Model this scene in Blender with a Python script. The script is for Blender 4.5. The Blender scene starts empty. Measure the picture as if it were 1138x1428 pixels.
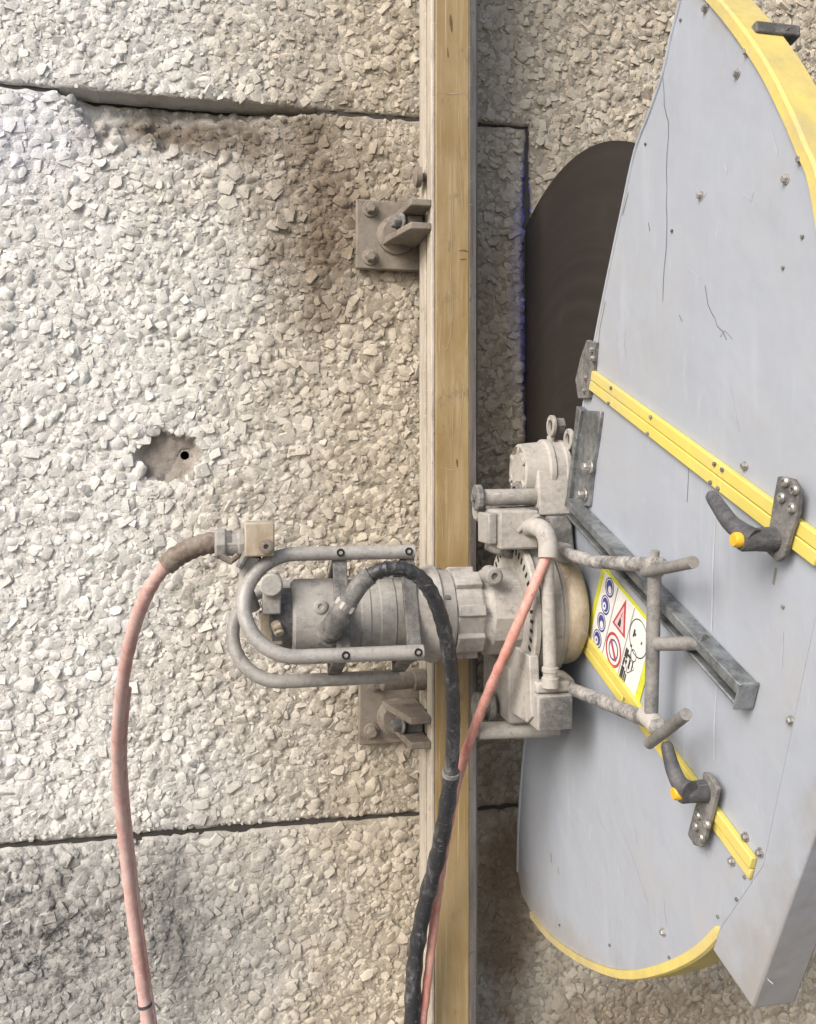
import bpy, bmesh, math, random
import numpy as np
from mathutils import Vector, Matrix

random.seed(7)
rng = np.random.default_rng(7)
C = bpy.context.scene.collection

# ------------------------------------------------------------------ camera
FPX, DIST, U0, V0 = 1200.0, 1.30, 569.0, 659.0      # focal length in photo pixels, metres to the wall, horizon row
YAW = math.radians(11.3)
SN, CS = math.sin(YAW), math.cos(YAW)
cam_d = bpy.data.cameras.new('camera')
cam = bpy.data.objects.new('camera', cam_d); C.objects.link(cam)
cam.location = (0, -DIST, 0)
cam.rotation_euler = (math.radians(90), 0, -YAW)
cam_d.sensor_fit = 'VERTICAL'; cam_d.sensor_height = 24.0
cam_d.lens = 24.0 * FPX / 1428.0
cam_d.shift_y = -55.0 / 1428.0
cam_d.clip_start = 0.02; cam_d.clip_end = 400
bpy.context.scene.camera = cam

# ------------------------------------------------------------------ daylight
SUN_DIR = Vector((-0.66, -0.50, 0.60)).normalized()
elev = math.asin(SUN_DIR.z); azim = math.atan2(SUN_DIR.x, SUN_DIR.y)
w = bpy.data.worlds.new('World'); bpy.context.scene.world = w; w.use_nodes = True
nt = w.node_tree; nt.nodes.clear()
sky = nt.nodes.new('ShaderNodeTexSky'); sky.sky_type = 'NISHITA'; sky.sun_disc = False
sky.sun_elevation = elev; sky.sun_rotation = azim
sky.air_density = 1.0; sky.dust_density = 4.0; sky.ozone_density = 0.6
bg = nt.nodes.new('ShaderNodeBackground'); bg.inputs['Strength'].default_value = 0.085
wo = nt.nodes.new('ShaderNodeOutputWorld')
nt.links.new(sky.outputs[0], bg.inputs[0]); nt.links.new(bg.outputs[0], wo.inputs[0])
sun_d = bpy.data.lights.new('sun', 'SUN'); sun_d.energy = 1.5; sun_d.angle = math.radians(32)
sun_d.color = (1.0, 0.975, 0.95)
sun = bpy.data.objects.new('sun', sun_d); C.objects.link(sun)
sun.rotation_euler = (-SUN_DIR).to_track_quat('-Z', 'Y').to_euler()
vs = bpy.context.scene.view_settings
vs.view_transform = 'Standard'; vs.look = 'None'; vs.exposure = 1.10; vs.gamma = 1.0; vs.use_curve_mapping = False

# ------------------------------------------------------------------ measuring helpers
def ray(u, v):
    a = (u - U0) / FPX
    return Vector((SN + CS * a, CS - SN * a, (V0 - v) / FPX))
def W(u, v, h=0.0):                 # point at height h off the wall
    d = ray(u, v); t = (DIST - h) / d.y
    return Vector((d.x * t, -h, d.z * t))
def X(u, v, x):                     # point on the upright plane at x
    d = ray(u, v); t = x / d.x
    return Vector((x, -DIST + d.y * t, d.z * t))
XG = 0.425; GT = 0.035; XB = 0.452
def G(u, v, off=0.0): return X(u, v, XG - off)
E1 = Vector((0, -0.915, -0.403)); E2 = Vector((0, -0.403, 0.915)); EN = Vector((-1, 0, 0))

# ------------------------------------------------------------------ materials
def newmat(name):
    m = bpy.data.materials.new(name); m.use_nodes = True
    t = m.node_tree; b = t.nodes['Principled BSDF']
    return m, t, b
def N(t, kind, **kw):
    n = t.nodes.new(kind)
    for k, v in kw.items():
        if hasattr(n, k): setattr(n, k, v)
        else: n.inputs[k].default_value = v
    return n
def noise(t, vec, scale, detail=4, rough=0.6, dist=0.0):
    n = N(t, 'ShaderNodeTexNoise'); n.inputs['Scale'].default_value = scale
    n.inputs['Detail'].default_value = detail; n.inputs['Roughness'].default_value = rough
    n.inputs['Distortion'].default_value = dist
    t.links.new(vec, n.inputs['Vector']); return n.outputs['Fac']
def ramp(t, fac, lo, hi, smooth=True):
    n = N(t, 'ShaderNodeMapRange'); n.interpolation_type = 'SMOOTHSTEP' if smooth else 'LINEAR'
    n.inputs['From Min'].default_value = lo; n.inputs['From Max'].default_value = hi
    t.links.new(fac, n.inputs['Value']); return n.outputs[0]
def math2(t, op, a, b):
    n = N(t, 'ShaderNodeMath'); n.operation = op
    for i, s in enumerate((a, b)):
        if isinstance(s, (int, float)): n.inputs[i].default_value = s
        else: t.links.new(s, n.inputs[i])
    return n.outputs[0]
def mix(t, fac, a, b, mode='MIX'):
    n = N(t, 'ShaderNodeMix'); n.data_type = 'RGBA'; n.blend_type = mode
    for idx, s in ((0, fac), (6, a), (7, b)):
        if isinstance(s, (int, float)): n.inputs[idx].default_value = s
        elif isinstance(s, tuple): n.inputs[idx].default_value = (*s, 1)
        else: t.links.new(s, n.inputs[idx])
    return n.outputs[2]
def bump(t, b, h, strength, dist):
    n = N(t, 'ShaderNodeBump'); n.inputs['Strength'].default_value = strength
    n.inputs['Distance'].default_value = dist
    t.links.new(h, n.inputs['Height']); t.links.new(n.outputs[0], b.inputs['Normal'])
def wpos(t, sx=1, sy=1, sz=1):
    g = N(t, 'ShaderNodeNewGeometry')
    if (sx, sy, sz) == (1, 1, 1): return g.outputs['Position']
    m = N(t, 'ShaderNodeVectorMath'); m.operation = 'MULTIPLY'; m.inputs[1].default_value = (sx, sy, sz)
    t.links.new(g.outputs['Position'], m.inputs[0]); return m.outputs[0]
def spot(t, pos, u, v, ru, rv, soft=0.6, wob=0.5, h=0.0, nscale=14):   # an irregular stain round a point of the wall
    c = W(u, v, h); k = DIST / FPX
    s = N(t, 'ShaderNodeVectorMath'); s.operation = 'SUBTRACT'; s.inputs[1].default_value = c
    t.links.new(pos, s.inputs[0])
    d = N(t, 'ShaderNodeVectorMath'); d.operation = 'MULTIPLY'
    d.inputs[1].default_value = (1 / (ru * k), 0.0, 1 / (rv * k)); t.links.new(s.outputs[0], d.inputs[0])
    l = N(t, 'ShaderNodeVectorMath'); l.operation = 'LENGTH'; t.links.new(d.outputs[0], l.inputs[0])
    n = noise(t, pos, nscale, 4, 0.65)
    e = math2(t, 'ADD', l.outputs['Value'], math2(t, 'MULTIPLY', math2(t, 'SUBTRACT', n, 0.5), 2 * wob))
    return ramp(t, e, 1.0, 1.0 - soft)

def wall_material(name, kind):
    m, t, b = newmat(name)
    pos = wpos(t)
    fine = noise(t, pos, 320, 3); med = noise(t, pos, 62, 2, 0.5); big = noise(t, pos, 5.5, 4, 0.6)
    if kind == 'stone':
        vor = N(t, 'ShaderNodeTexVoronoi'); vor.inputs['Scale'].default_value = 55
        t.links.new(pos, vor.inputs['Vector'])
        sep = N(t, 'ShaderNodeSeparateColor'); t.links.new(vor.outputs['Color'], sep.inputs[0])
        light = mix(t, sep.outputs[0], (0.615, 0.61, 0.58), (0.70, 0.695, 0.66))
        tan = mix(t, sep.outputs[0], (0.415, 0.365, 0.29), (0.53, 0.48, 0.395))
    else:
        light = mix(t, med, (0.53, 0.52, 0.49), (0.66, 0.65, 0.615))
        tan = mix(t, med, (0.275, 0.245, 0.195), (0.43, 0.39, 0.32))
    # pale cement dust on the left, raw tan stone towards the right
    sx = N(t, 'ShaderNodeSeparateXYZ'); t.links.new(pos, sx.inputs[0])
    tanfac = ramp(t, math2(t, 'ADD', sx.outputs[0], math2(t, 'MULTIPLY', math2(t, 'SUBTRACT', big, 0.5), 0.45)), -0.20, 0.22)
    col = mix(t, tanfac, light, tan)
    brown = spot(t, pos, 455, 300, 135, 260, 0.95, 0.75)
    col = mix(t, math2(t, 'MULTIPLY', brown, 0.95), col, (0.165, 0.128, 0.088))
    brown2 = spot(t, pos, 270, 185, 200, 50, 0.8, 0.8)
    col = mix(t, math2(t, 'MULTIPLY', brown2, 0.95), col, (0.17, 0.138, 0.105))
    grey = spot(t, pos, 330, 260, 300, 70, 0.9, 0.7)
    col = mix(t, math2(t, 'MULTIPLY', grey, 0.25), col, (0.33, 0.28, 0.23))
    wet = spot(t, pos, 705, 1250, 75, 300, 0.8, 0.6)
    col = mix(t, math2(t, 'MULTIPLY', wet, 0.85), col, (0.16, 0.11, 0.065))
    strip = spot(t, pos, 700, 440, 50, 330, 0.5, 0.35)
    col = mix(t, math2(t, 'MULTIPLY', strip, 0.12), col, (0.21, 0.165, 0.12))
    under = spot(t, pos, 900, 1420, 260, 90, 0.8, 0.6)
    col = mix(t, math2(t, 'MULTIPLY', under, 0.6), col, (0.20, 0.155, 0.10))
    low = spot(t, pos, 120, 1330, 420, 200, 0.7, 0.5)
    col = mix(t, math2(t, 'MULTIPLY', low, 0.75), col, (0.29, 0.283, 0.268))
    # green-black grime in the hollows of the lower panel
    soot = spot(t, pos, 50, 1300, 300, 170, 0.9, 0.7, nscale=9)
    speck = ramp(t, noise(t, pos, 48, 5, 0.75), 0.45, 0.62)
    col = mix(t, math2(t, 'MULTIPLY', math2(t, 'MULTIPLY', soot, speck), 0.9), col, (0.05, 0.05, 0.05))
    bluish = spot(t, pos, 30, 190, 120, 110, 0.9, 0.6)
    col = mix(t, math2(t, 'MULTIPLY', bluish, 0.3), col, (0.60, 0.62, 0.78))
    # blue chalk along the saw cut
    blue = spot(t, pos, 733, 400, 12, 270, 0.5, 0.35, nscale=40)
    col = mix(t, math2(t, 'MULTIPLY', blue, 0.97), col, (0.015, 0.02, 0.20))
    blue2 = spot(t, pos, 722, 390, 20, 230, 0.9, 0.6, nscale=30)
    col = mix(t, math2(t, 'MULTIPLY', blue2, 0.6), col, (0.29, 0.30, 0.43))
    hole = spot(t, pos, 236, 641, 50, 46, 0.3, 0.25)
    if kind != 'stone':
        inner = mix(t, noise(t, pos, 40, 5, 0.7), (0.17, 0.145, 0.115), (0.50, 0.46, 0.42))
        col = mix(t, hole, col, inner)
    col = mix(t, math2(t, 'MULTIPLY', ramp(t, noise(t, pos, 28, 6, 0.75), 0.5, 0.74), 0.32), col, (0.28, 0.245, 0.20))
    t.links.new(col, b.inputs['Base Color'])
    b.inputs['Roughness'].default_value = 0.92
    b.inputs['Specular IOR Level'].default_value = 0.25
    hgt = math2(t, 'ADD', noise(t, pos, 420, 5, 0.7), math2(t, 'MULTIPLY', noise(t, pos, 120, 3), 1.6))
    bump(t, b, hgt, 0.7 if kind == 'stone' else 1.0, 0.0018)
    return m

def dusty(name, dust, dark, amount=0.5, metal=0.0, rough=0.75, scale=22, bs=0.35, stretch=(1, 1, 1), spec=0.3):
    m, t, b = newmat(name)
    pos = wpos(t, *stretch)
    n1 = noise(t, pos, scale, 6, 0.7, 0.4); n2 = noise(t, pos, scale * 7, 4, 0.7); n3 = noise(t, wpos(t), 170, 5, 0.75)
    f = math2(t, 'ADD', math2(t, 'MULTIPLY', n1, 0.65), math2(t, 'MULTIPLY', n2, 0.35))
    c = mix(t, ramp(t, f, amount - 0.14, amount + 0.14), dust, dark)
    c = mix(t, math2(t, 'MULTIPLY', ramp(t, n3, 0.55, 0.75), 0.35), c, tuple(min(1, x * 1.25) for x in dust))
    c = mix(t, math2(t, 'MULTIPLY', ramp(t, noise(t, wpos(t), 60, 6, 0.8), 0.57, 0.68), 0.6), c, tuple(x * 0.5 for x in dark))
    c = mix(t, math2(t, 'MULTIPLY', ramp(t, noise(t, wpos(t, 1, 1, 0.3), 26, 5, 0.75), 0.56, 0.70), 0.35), c, (dark[0] * 0.8, dark[1] * 0.68, dark[2] * 0.52))
    c = mix(t, math2(t, 'MULTIPLY', ramp(t, noise(t, wpos(t, 0.25, 1, 1.5), 210, 3, 0.6), 0.64, 0.70), 0.4), c, tuple(min(0.8, x * 1.5) for x in dust))
    t.links.new(c, b.inputs['Base Color'])
    b.inputs['Metallic'].default_value = metal
    b.inputs['Specular IOR Level'].default_value = spec
    t.links.new(math2(t, 'ADD', math2(t, 'MULTIPLY', n2, 0.3), rough - 0.15), b.inputs['Roughness'])
    bump(t, b, math2(t, 'ADD', n3, n2), bs, 0.0011)
    return m

M = {}
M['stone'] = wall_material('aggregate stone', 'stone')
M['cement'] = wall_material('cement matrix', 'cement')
M['metal'] = dusty('dusty cast metal', (0.345, 0.33, 0.305), (0.215, 0.205, 0.19), 0.54)
M['metal_light'] = dusty('cement caked metal', (0.41, 0.39, 0.36), (0.255, 0.24, 0.22), 0.55)
M['metal_dark'] = dusty('grimy dark metal', (0.25, 0.24, 0.225), (0.09, 0.09, 0.09), 0.48)
M['tube'] = dusty('worn grey tube', (0.37, 0.355, 0.335), (0.23, 0.225, 0.215), 0.54, 0.1, 0.5, 30)
M['frame'] = dusty('grimy frame tube', (0.27, 0.26, 0.245), (0.14, 0.14, 0.14), 0.52, 0.1, 0.5, 30)
M['caked'] = dusty('tube with flaking cement', (0.50, 0.48, 0.45), (0.11, 0.11, 0.115), 0.50, 0.1, 0.6, 34, 0.7)
M['bracket'] = dusty('taupe coated bracket', (0.25, 0.22, 0.185), (0.165, 0.14, 0.115), 0.52)
M['tan'] = dusty('tan stained housing', (0.44, 0.39, 0.31), (0.29, 0.22, 0.14), 0.52, 0, 0.6, 12, 0.25, (1, 1, 0.45))
M['galv'] = dusty('galvanised steel', (0.36, 0.38, 0.39), (0.13, 0.14, 0.145), 0.5, 0.6, 0.38, 14, 0.2)
M['steel'] = dusty('bright bolt steel', (0.52, 0.51, 0.49), (0.22, 0.21, 0.20), 0.5, 0.6, 0.42, 60, 0.2)
M['black'] = dusty('black rubber', (0.24, 0.24, 0.24), (0.026, 0.027, 0.030), 0.37, 0, 0.42, 40, 0.4, (1, 1, 0.5), 0.5)
M['red'] = dusty('faded red rubber', (0.58, 0.43, 0.40), (0.48, 0.25, 0.215), 0.53, 0, 0.6, 18, 0.25, (1, 1, 0.6))
M['salmon'] = dusty('salmon red rubber', (0.60, 0.36, 0.31), (0.52, 0.19, 0.15), 0.52, 0, 0.6, 18, 0.25, (1, 1, 0.6))
M['brown'] = dusty('brown wrapped sleeve', (0.25, 0.215, 0.185), (0.13, 0.095, 0.07), 0.52, 0, 0.7, 30, 0.6)
M['lever'] = dusty('dark grey lever', (0.13, 0.13, 0.135), (0.055, 0.055, 0.06), 0.45, 0, 0.55, 30, 0.3)
M['railside'] = dusty('dusty aluminium side', (0.50, 0.455, 0.385), (0.26, 0.22, 0.175), 0.56, 0, 0.7, 30, 0.3, (1, 1, 0.12))
M['railedge'] = dusty('grey rail edge', (0.28, 0.26, 0.245), (0.14, 0.125, 0.115), 0.5, 0.2, 0.5, 20, 0.2, (1, 1, 0.1))
def plain(name, col, rough=0.6, metal=0.0):
    m, t, b = newmat(name)
    n = noise(t, wpos(t), 55, 5, 0.7)
    c = mix(t, ramp(t, n, 0.35, 0.7), tuple(x * 0.86 for x in col), col)
    t.links.new(c, b.inputs['Base Color']); b.inputs['Roughness'].default_value = rough; b.inputs['Metallic'].default_value = metal
    return m
M['hole'] = plain('dark bore', (0.012, 0.011, 0.010), 0.9)
M['gouge'] = plain('dark gouge', (0.13, 0.085, 0.045), 0.8)
M['cap'] = plain('yellow plastic cap', (0.72, 0.43, 0.03), 0.5)
M['white'] = plain('sticker white', (0.76, 0.76, 0.74), 0.4)
M['navy'] = plain('sticker blue', (0.05, 0.06, 0.26), 0.4)
M['signred'] = plain('sticker red', (0.48, 0.06, 0.08), 0.4)
M['ink'] = plain('sticker ink', (0.05, 0.05, 0.055), 0.5)
M['lime'] = plain('sticker lime border', (0.62, 0.64, 0.05), 0.4)
M['pink'] = plain('sticker faded pink', (0.66, 0.50, 0.50), 0.4)
M['blackout'] = plain('dark core', (0.05, 0.045, 0.04), 0.95)  # near-black for the strips in the gaps and the light block behind

def rail_face():
    m, t, b = newmat('ochre rail face')
    pos = wpos(t); st = wpos(t, 1, 1, 0.05)
    blotch = noise(t, wpos(t, 1, 1, 0.35), 16, 5, 0.65)
    grain = noise(t, st, 170, 3, 0.6); scr = noise(t, wpos(t, 1, 1, 0.02), 330, 2, 0.5)
    c = mix(t, ramp(t, blotch, 0.3, 0.7), (0.255, 0.172, 0.068), (0.345, 0.26, 0.135))
    c = mix(t, math2(t, 'MULTIPLY', ramp(t, grain, 0.5, 0.72), 0.4), c, (0.46, 0.37, 0.24))
    c = mix(t, math2(t, 'MULTIPLY', ramp(t, scr, 0.66, 0.72), 0.5), c, (0.58, 0.50, 0.38))
    c = mix(t, math2(t, 'MULTIPLY', ramp(t, noise(t, wpos(t, 1, 1, 0.5), 30, 6, 0.8), 0.54, 0.70), 0.7), c, (0.17, 0.12, 0.07))
    c = mix(t, math2(t, 'MULTIPLY', ramp(t, noise(t, wpos(t, 0.4, 1, 2.4), 45, 4, 0.7), 0.66, 0.72), 0.5), c, (0.24, 0.15, 0.07))
    t.links.new(c, b.inputs['Base Color']); b.inputs['Roughness'].default_value = 0.55
    bump(t, b, grain, 0.25, 0.0008); return m
M['railface'] = rail_face()

def paint(name, col, dirt, rough=0.42, scuff=0.35, chip=(0.10, 0.10, 0.11)):
    m, t, b = newmat(name)
    pos = wpos(t)
    cloud = noise(t, pos, 6, 4, 0.6); streak = noise(t, wpos(t, 1, 1, 0.12), 34, 4, 0.6); fine = noise(t, pos, 120, 5, 0.75)
    c = mix(t, math2(t, 'MULTIPLY', ramp(t, cloud, 0.35, 0.7), 0.35), col, tuple(x * 0.80 for x in col))
    c = mix(t, math2(t, 'MULTIPLY', ramp(t, streak, 0.56, 0.74), scuff), c, tuple(min(0.85, x * 1.22) for x in col))
    c = mix(t, math2(t, 'MULTIPLY', ramp(t, noise(t, pos, 11, 7, 0.75, 0.6), 0.58, 0.76), 0.5 * scuff), c, dirt)
    mp = N(t, 'ShaderNodeMapping'); mp.inputs['Rotation'].default_value = (0.5, 0, 0); mp.inputs['Scale'].default_value = (1, 9, 1.6); t.links.new(pos, mp.inputs['Vector'])
    smear = math2(t, 'MULTIPLY', ramp(t, noise(t, mp.outputs[0], 9, 6, 0.7, 0.5), 0.60, 0.74), ramp(t, noise(t, pos, 5, 2), 0.45, 0.6))
    c = mix(t, math2(t, 'MULTIPLY', smear, 0.55), c, tuple(min(0.8, x * 1.5 + 0.05) for x in col))
    dustp = ramp(t, noise(t, pos, 3.2, 5, 0.7), 0.48, 0.72)
    c = mix(t, math2(t, 'MULTIPLY', dustp, 0.34), c, (0.40, 0.375, 0.34))
    sb = N(t, 'ShaderNodeVectorMath'); sb.operation = 'SUBTRACT'; sb.inputs[1].default_value = (0.4, -0.19, -0.01); t.links.new(pos, sb.inputs[0])
    ml = N(t, 'ShaderNodeVectorMath'); ml.operation = 'MULTIPLY'; ml.inputs[1].default_value = (0, 1, 1); t.links.new(sb.outputs[0], ml.inputs[0])
    ln_ = N(t, 'ShaderNodeVectorMath'); ln_.operation = 'LENGTH'; t.links.new(ml.outputs[0], ln_.inputs[0])
    edge_d = math2(t, 'ADD', ln_.outputs['Value'], math2(t, 'MULTIPLY', math2(t, 'SUBTRACT', noise(t, pos, 24, 6, 0.75), 0.5), 0.16))
    c = mix(t, math2(t, 'MULTIPLY', ramp(t, edge_d, 0.56, 0.64), 0.55), c, (0.27, 0.235, 0.19))
    splat = math2(t, 'MULTIPLY', ramp(t, noise(t, pos, 75, 5, 0.7), 0.62, 0.67), ramp(t, noise(t, pos, 7, 3), 0.48, 0.62))
    c = mix(t, math2(t, 'MULTIPLY', splat, 0.6), c, (0.42, 0.39, 0.35))
    c = mix(t, ramp(t, noise(t, pos, 46, 7, 0.8), 0.70, 0.735), c, chip)
    t.links.new(c, b.inputs['Base Color'])
    t.links.new(math2(t, 'ADD', math2(t, 'MULTIPLY', fine, 0.25), rough - 0.1), b.inputs['Roughness'])
    bump(t, b, math2(t, 'ADD', math2(t, 'MULTIPLY', cloud, 3.0), math2(t, 'MULTIPLY', fine, 0.12)), 0.25, 0.006)
    return m
M['guard'] = paint('lavender grey guard paint', (0.345, 0.378, 0.435), (0.25, 0.245, 0.235))
M['guard_in'] = paint('guard inside', (0.22, 0.22, 0.23), (0.12, 0.11, 0.10))
M['yellow'] = paint('yellow paint', (0.62, 0.52, 0.12), (0.36, 0.29, 0.13), 0.55, 0.8, (0.16, 0.13, 0.08))
M['yellow_rim'] = paint('dusty yellow rim paint', (0.64, 0.52, 0.15), (0.38, 0.29, 0.14), 0.55, 1.0, (0.20, 0.15, 0.09))

def blade_material():
    m, t, b = newmat('wet dark blade steel')
    g = N(t, 'ShaderNodeNewGeometry'); s = N(t, 'ShaderNodeVectorMath'); s.operation = 'SUBTRACT'
    s.inputs[1].default_value = (XB, -0.19, 0.0); t.links.new(g.outputs['Position'], s.inputs[0])
    l = N(t, 'ShaderNodeVectorMath'); l.operation = 'LENGTH'; t.links.new(s.outputs[0], l.inputs[0])
    n = N(t, 'ShaderNodeTexNoise'); n.noise_dimensions = '1D'; n.inputs['Scale'].default_value = 60; n.inputs['Detail'].default_value = 5
    t.links.new(l.outputs['Value'], n.inputs['W'])
    blot = noise(t, g.outputs['Position'], 9, 5, 0.6)
    c = mix(t, ramp(t, n.outputs['Fac'], 0.35, 0.7), (0.023, 0.0185, 0.0165), (0.029, 0.0235, 0.0205))
    c = mix(t, math2(t, 'MULTIPLY', ramp(t, blot, 0.5, 0.75), 0.6), c, (0.050, 0.038, 0.031))
    t.links.new(c, b.inputs['Base Color']); b.inputs['Metallic'].default_value = 0.0; b.inputs['Roughness'].default_value = 0.55
    bump(t, b, n.outputs['Fac'], 0.05, 0.001); return m
M['blade'] = blade_material()

def ground_material():
    m, t, b = newmat('concrete yard')
    pos = wpos(t); n = noise(t, pos, 3, 6, 0.7); f = noise(t, pos, 90, 4, 0.7)
    c = mix(t, n, (0.09, 0.086, 0.08), (0.15, 0.143, 0.133)); c = mix(t, math2(t, 'MULTIPLY', f, 0.5), c, (0.12, 0.115, 0.11))
    t.links.new(c, b.inputs['Base Color']); b.inputs['Roughness'].default_value = 0.9; bump(t, b, f, 0.4, 0.003); return m
M['ground'] = ground_material()

# ------------------------------------------------------------------ mesh helpers
class MB:
    def __init__(s): s.v = []; s.f = []
    def add(s, vs, fs):
        o = len(s.v); s.v += [Vector(p) for p in vs]; s.f += [tuple(i + o for i in f) for f in fs]; return s
    def box(s, c, hx, hy, hz):          # half-axis vectors
        c = Vector(c); hx, hy, hz = Vector(hx), Vector(hy), Vector(hz)
        if hx.cross(hy).dot(hz) < 0: hx = -hx
        vs = [c + hx * a + hy * b + hz * d for d in (-1, 1) for b in (-1, 1) for a in (-1, 1)]
        return s.add(vs, [(0, 2, 3, 1), (4, 5, 7, 6), (0, 1, 5, 4), (2, 6, 7, 3), (0, 4, 6, 2), (1, 3, 7, 5)])
    def abox(s, x0, x1, h0, h1, z0, z1):
        return s.box(((x0 + x1) / 2, -(h0 + h1) / 2, (z0 + z1) / 2), ((x1 - x0) / 2, 0, 0), (0, (h1 - h0) / 2, 0), (0, 0, (z1 - z0) / 2))
    def prism(s, poly, ext):
        poly = [Vector(p) for p in poly]; ext = Vector(ext); n = len(poly)
        nrm = Vector((0, 0, 0))
        for i in range(n): nrm += poly[i].cross(poly[(i + 1) % n])
        if nrm.dot(ext) > 0: poly.reverse()
        vs = poly + [p + ext for p in poly]
        fs = [tuple(range(n)), tuple(range(2 * n - 1, n - 1, -1))]
        for i in range(n):
            j = (i + 1) % n; fs.append((j, i, n + i, n + j))
        return s.add(vs, fs)
    def lathe(s, p, axis, prof, seg=32, cap=True):   # prof: (distance along axis, radius)
        p = Vector(p); ax = Vector(axis).normalized()
        t = Vector((0, 0, 1)) if abs(ax.z) < 0.9 else Vector((1, 0, 0))
        a = ax.cross(t).normalized(); b = ax.cross(a)
        vs = []; fs = []
        for (d, r) in prof:
            for k in range(seg):
                an = 2 * math.pi * k / seg
                vs.append(p + ax * d + (a * math.cos(an) + b * math.sin(an)) * r)
        for i in range(len(prof) - 1):
            for k in range(seg):
                k2 = (k + 1) % seg
                fs.append((i * seg + k, i * seg + k2, (i + 1) * seg + k2, (i + 1) * seg + k))
        if cap:
            fs.append(tuple(range(seg - 1, -1, -1)))
            o = (len(prof) - 1) * seg; fs.append(tuple(o + k for k in range(seg)))
        return s.add(vs, fs)
    def cyl(s, p0, p1, r, seg=20, ch=0.12):
        p0, p1 = Vector(p0), Vector(p1); L = (p1 - p0).length; c = min(r * ch, L * 0.3)
        return s.lathe(p0, p1 - p0, [(0, r - c), (c, r), (L - c, r), (L, r - c)], seg)
    def tube(s, pts, r, seg=14, cap=True):
        pts = [Vector(p) for p in pts]; n = len(pts)
        rs = r if isinstance(r, (list, tuple)) else [r] * n
        up = None; vs = []; fs = []
        for i in range(n):
            d = (pts[min(i + 1, n - 1)] - pts[max(i - 1, 0)]).normalized()
            if up is None:
                up = d.cross(Vector((0.31, 0.2, 0.93))).normalized()
            up = (up - d * up.dot(d)).normalized(); sd = d.cross(up)
            for k in range(seg):
                an = 2 * math.pi * k / seg
                vs.append(pts[i] + (up * math.cos(an) + sd * math.sin(an)) * rs[i])
        for i in range(n - 1):
            for k in range(seg):
                k2 = (k + 1) % seg
                fs.append((i * seg + k, i * seg + k2, (i + 1) * seg + k2, (i + 1) * seg + k))
        if cap:
            fs.append(tuple(range(seg - 1, -1, -1))); o = (n - 1) * seg; fs.append(tuple(o + k for k in range(seg)))
        return s.add(vs, fs)
    def hexbolt(s, c, axis, r, h, washer=True):
        c = Vector(c); ax = Vector(axis).normalized()
        if washer: s.lathe(c, ax, [(0, r * 1.45), (h * 0.25, r * 1.45), (h * 0.3, r * 1.3)], 18); c = c + ax * h * 0.3
        return s.lathe(c, ax, [(0, r), (h * 0.75, r), (h, r * 0.82)], 6)

def spline(pts, n=8):
    pts = [Vector(p) for p in pts]; out = []
    P = [pts[0] * 2 - pts[1]] + pts + [pts[-1] * 2 - pts[-2]]
    for i in range(1, len(P) - 2):
        for k in range(n):
            t = k / n; a, b, c, d = P[i - 1], P[i], P[i + 1], P[i + 2]
            out.append(0.5 * ((2 * b) + (c - a) * t + (2 * a - 5 * b + 4 * c - d) * t * t + (3 * b - a - 3 * c + d) * t ** 3))
    out.append(pts[-1]); return out

WP = {}
def link(name, mesh, loc, parent=None):
    o = bpy.data.objects.new(name, mesh); C.objects.link(o)
    loc = Vector(loc); WP[o.name] = loc
    if parent is not None:
        o.parent = parent; o.location = loc - WP[parent.name]
    else: o.location = loc
    return o
def part(name, mb, mat, parent=None, bevel=0.0, ang=35, label=None, seg=2):
    vs = mb.v; lo = Vector([min(p[i] for p in vs) for i in range(3)]); hi = Vector([max(p[i] for p in vs) for i in range(3)])
    c = (lo + hi) / 2
    me = bpy.data.meshes.new(name); me.from_pydata([p - c for p in vs], [], mb.f); me.materials.append(M[mat])
    me.polygons.foreach_set('use_smooth', [True] * len(me.polygons)); me.set_sharp_from_angle(angle=math.radians(ang)); me.update()
    o = link(name, me, c, parent)
    if bevel:
        md = o.modifiers.new('bevel', 'BEVEL'); md.width = bevel; md.segments = seg; md.limit_method = 'ANGLE'; md.angle_limit = math.radians(35)
        md.harden_normals = False
    if label: o['label'] = label
    return o
def thing(name, label, cat, loc, group=None):
    o = link(name, None, loc); o.empty_display_size = 0.05
    o['label'] = label; o['category'] = cat
    if group: o['group'] = group
    return o
def tag(o, label, cat, group=None):
    o['label'] = label; o['category'] = cat
    if group: o['group'] = group
    return o

# ------------------------------------------------------------------ the ground and an added light block behind the panels
GROUND_Z = -1.30
o = part('ground', MB().add([(-60, 4, GROUND_Z), (60, 4, GROUND_Z), (60, -120, GROUND_Z), (-60, -120, GROUND_Z)], [(0, 3, 2, 1)]), 'ground'); o['kind'] = 'structure'
o = part('light_block', MB().abox(-1.6, 2.6, -0.20, -0.13, GROUND_Z, 1.75), 'blackout'); o['kind'] = 'structure'  # added unseen backing, keeps sky light from leaking through the joints

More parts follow.
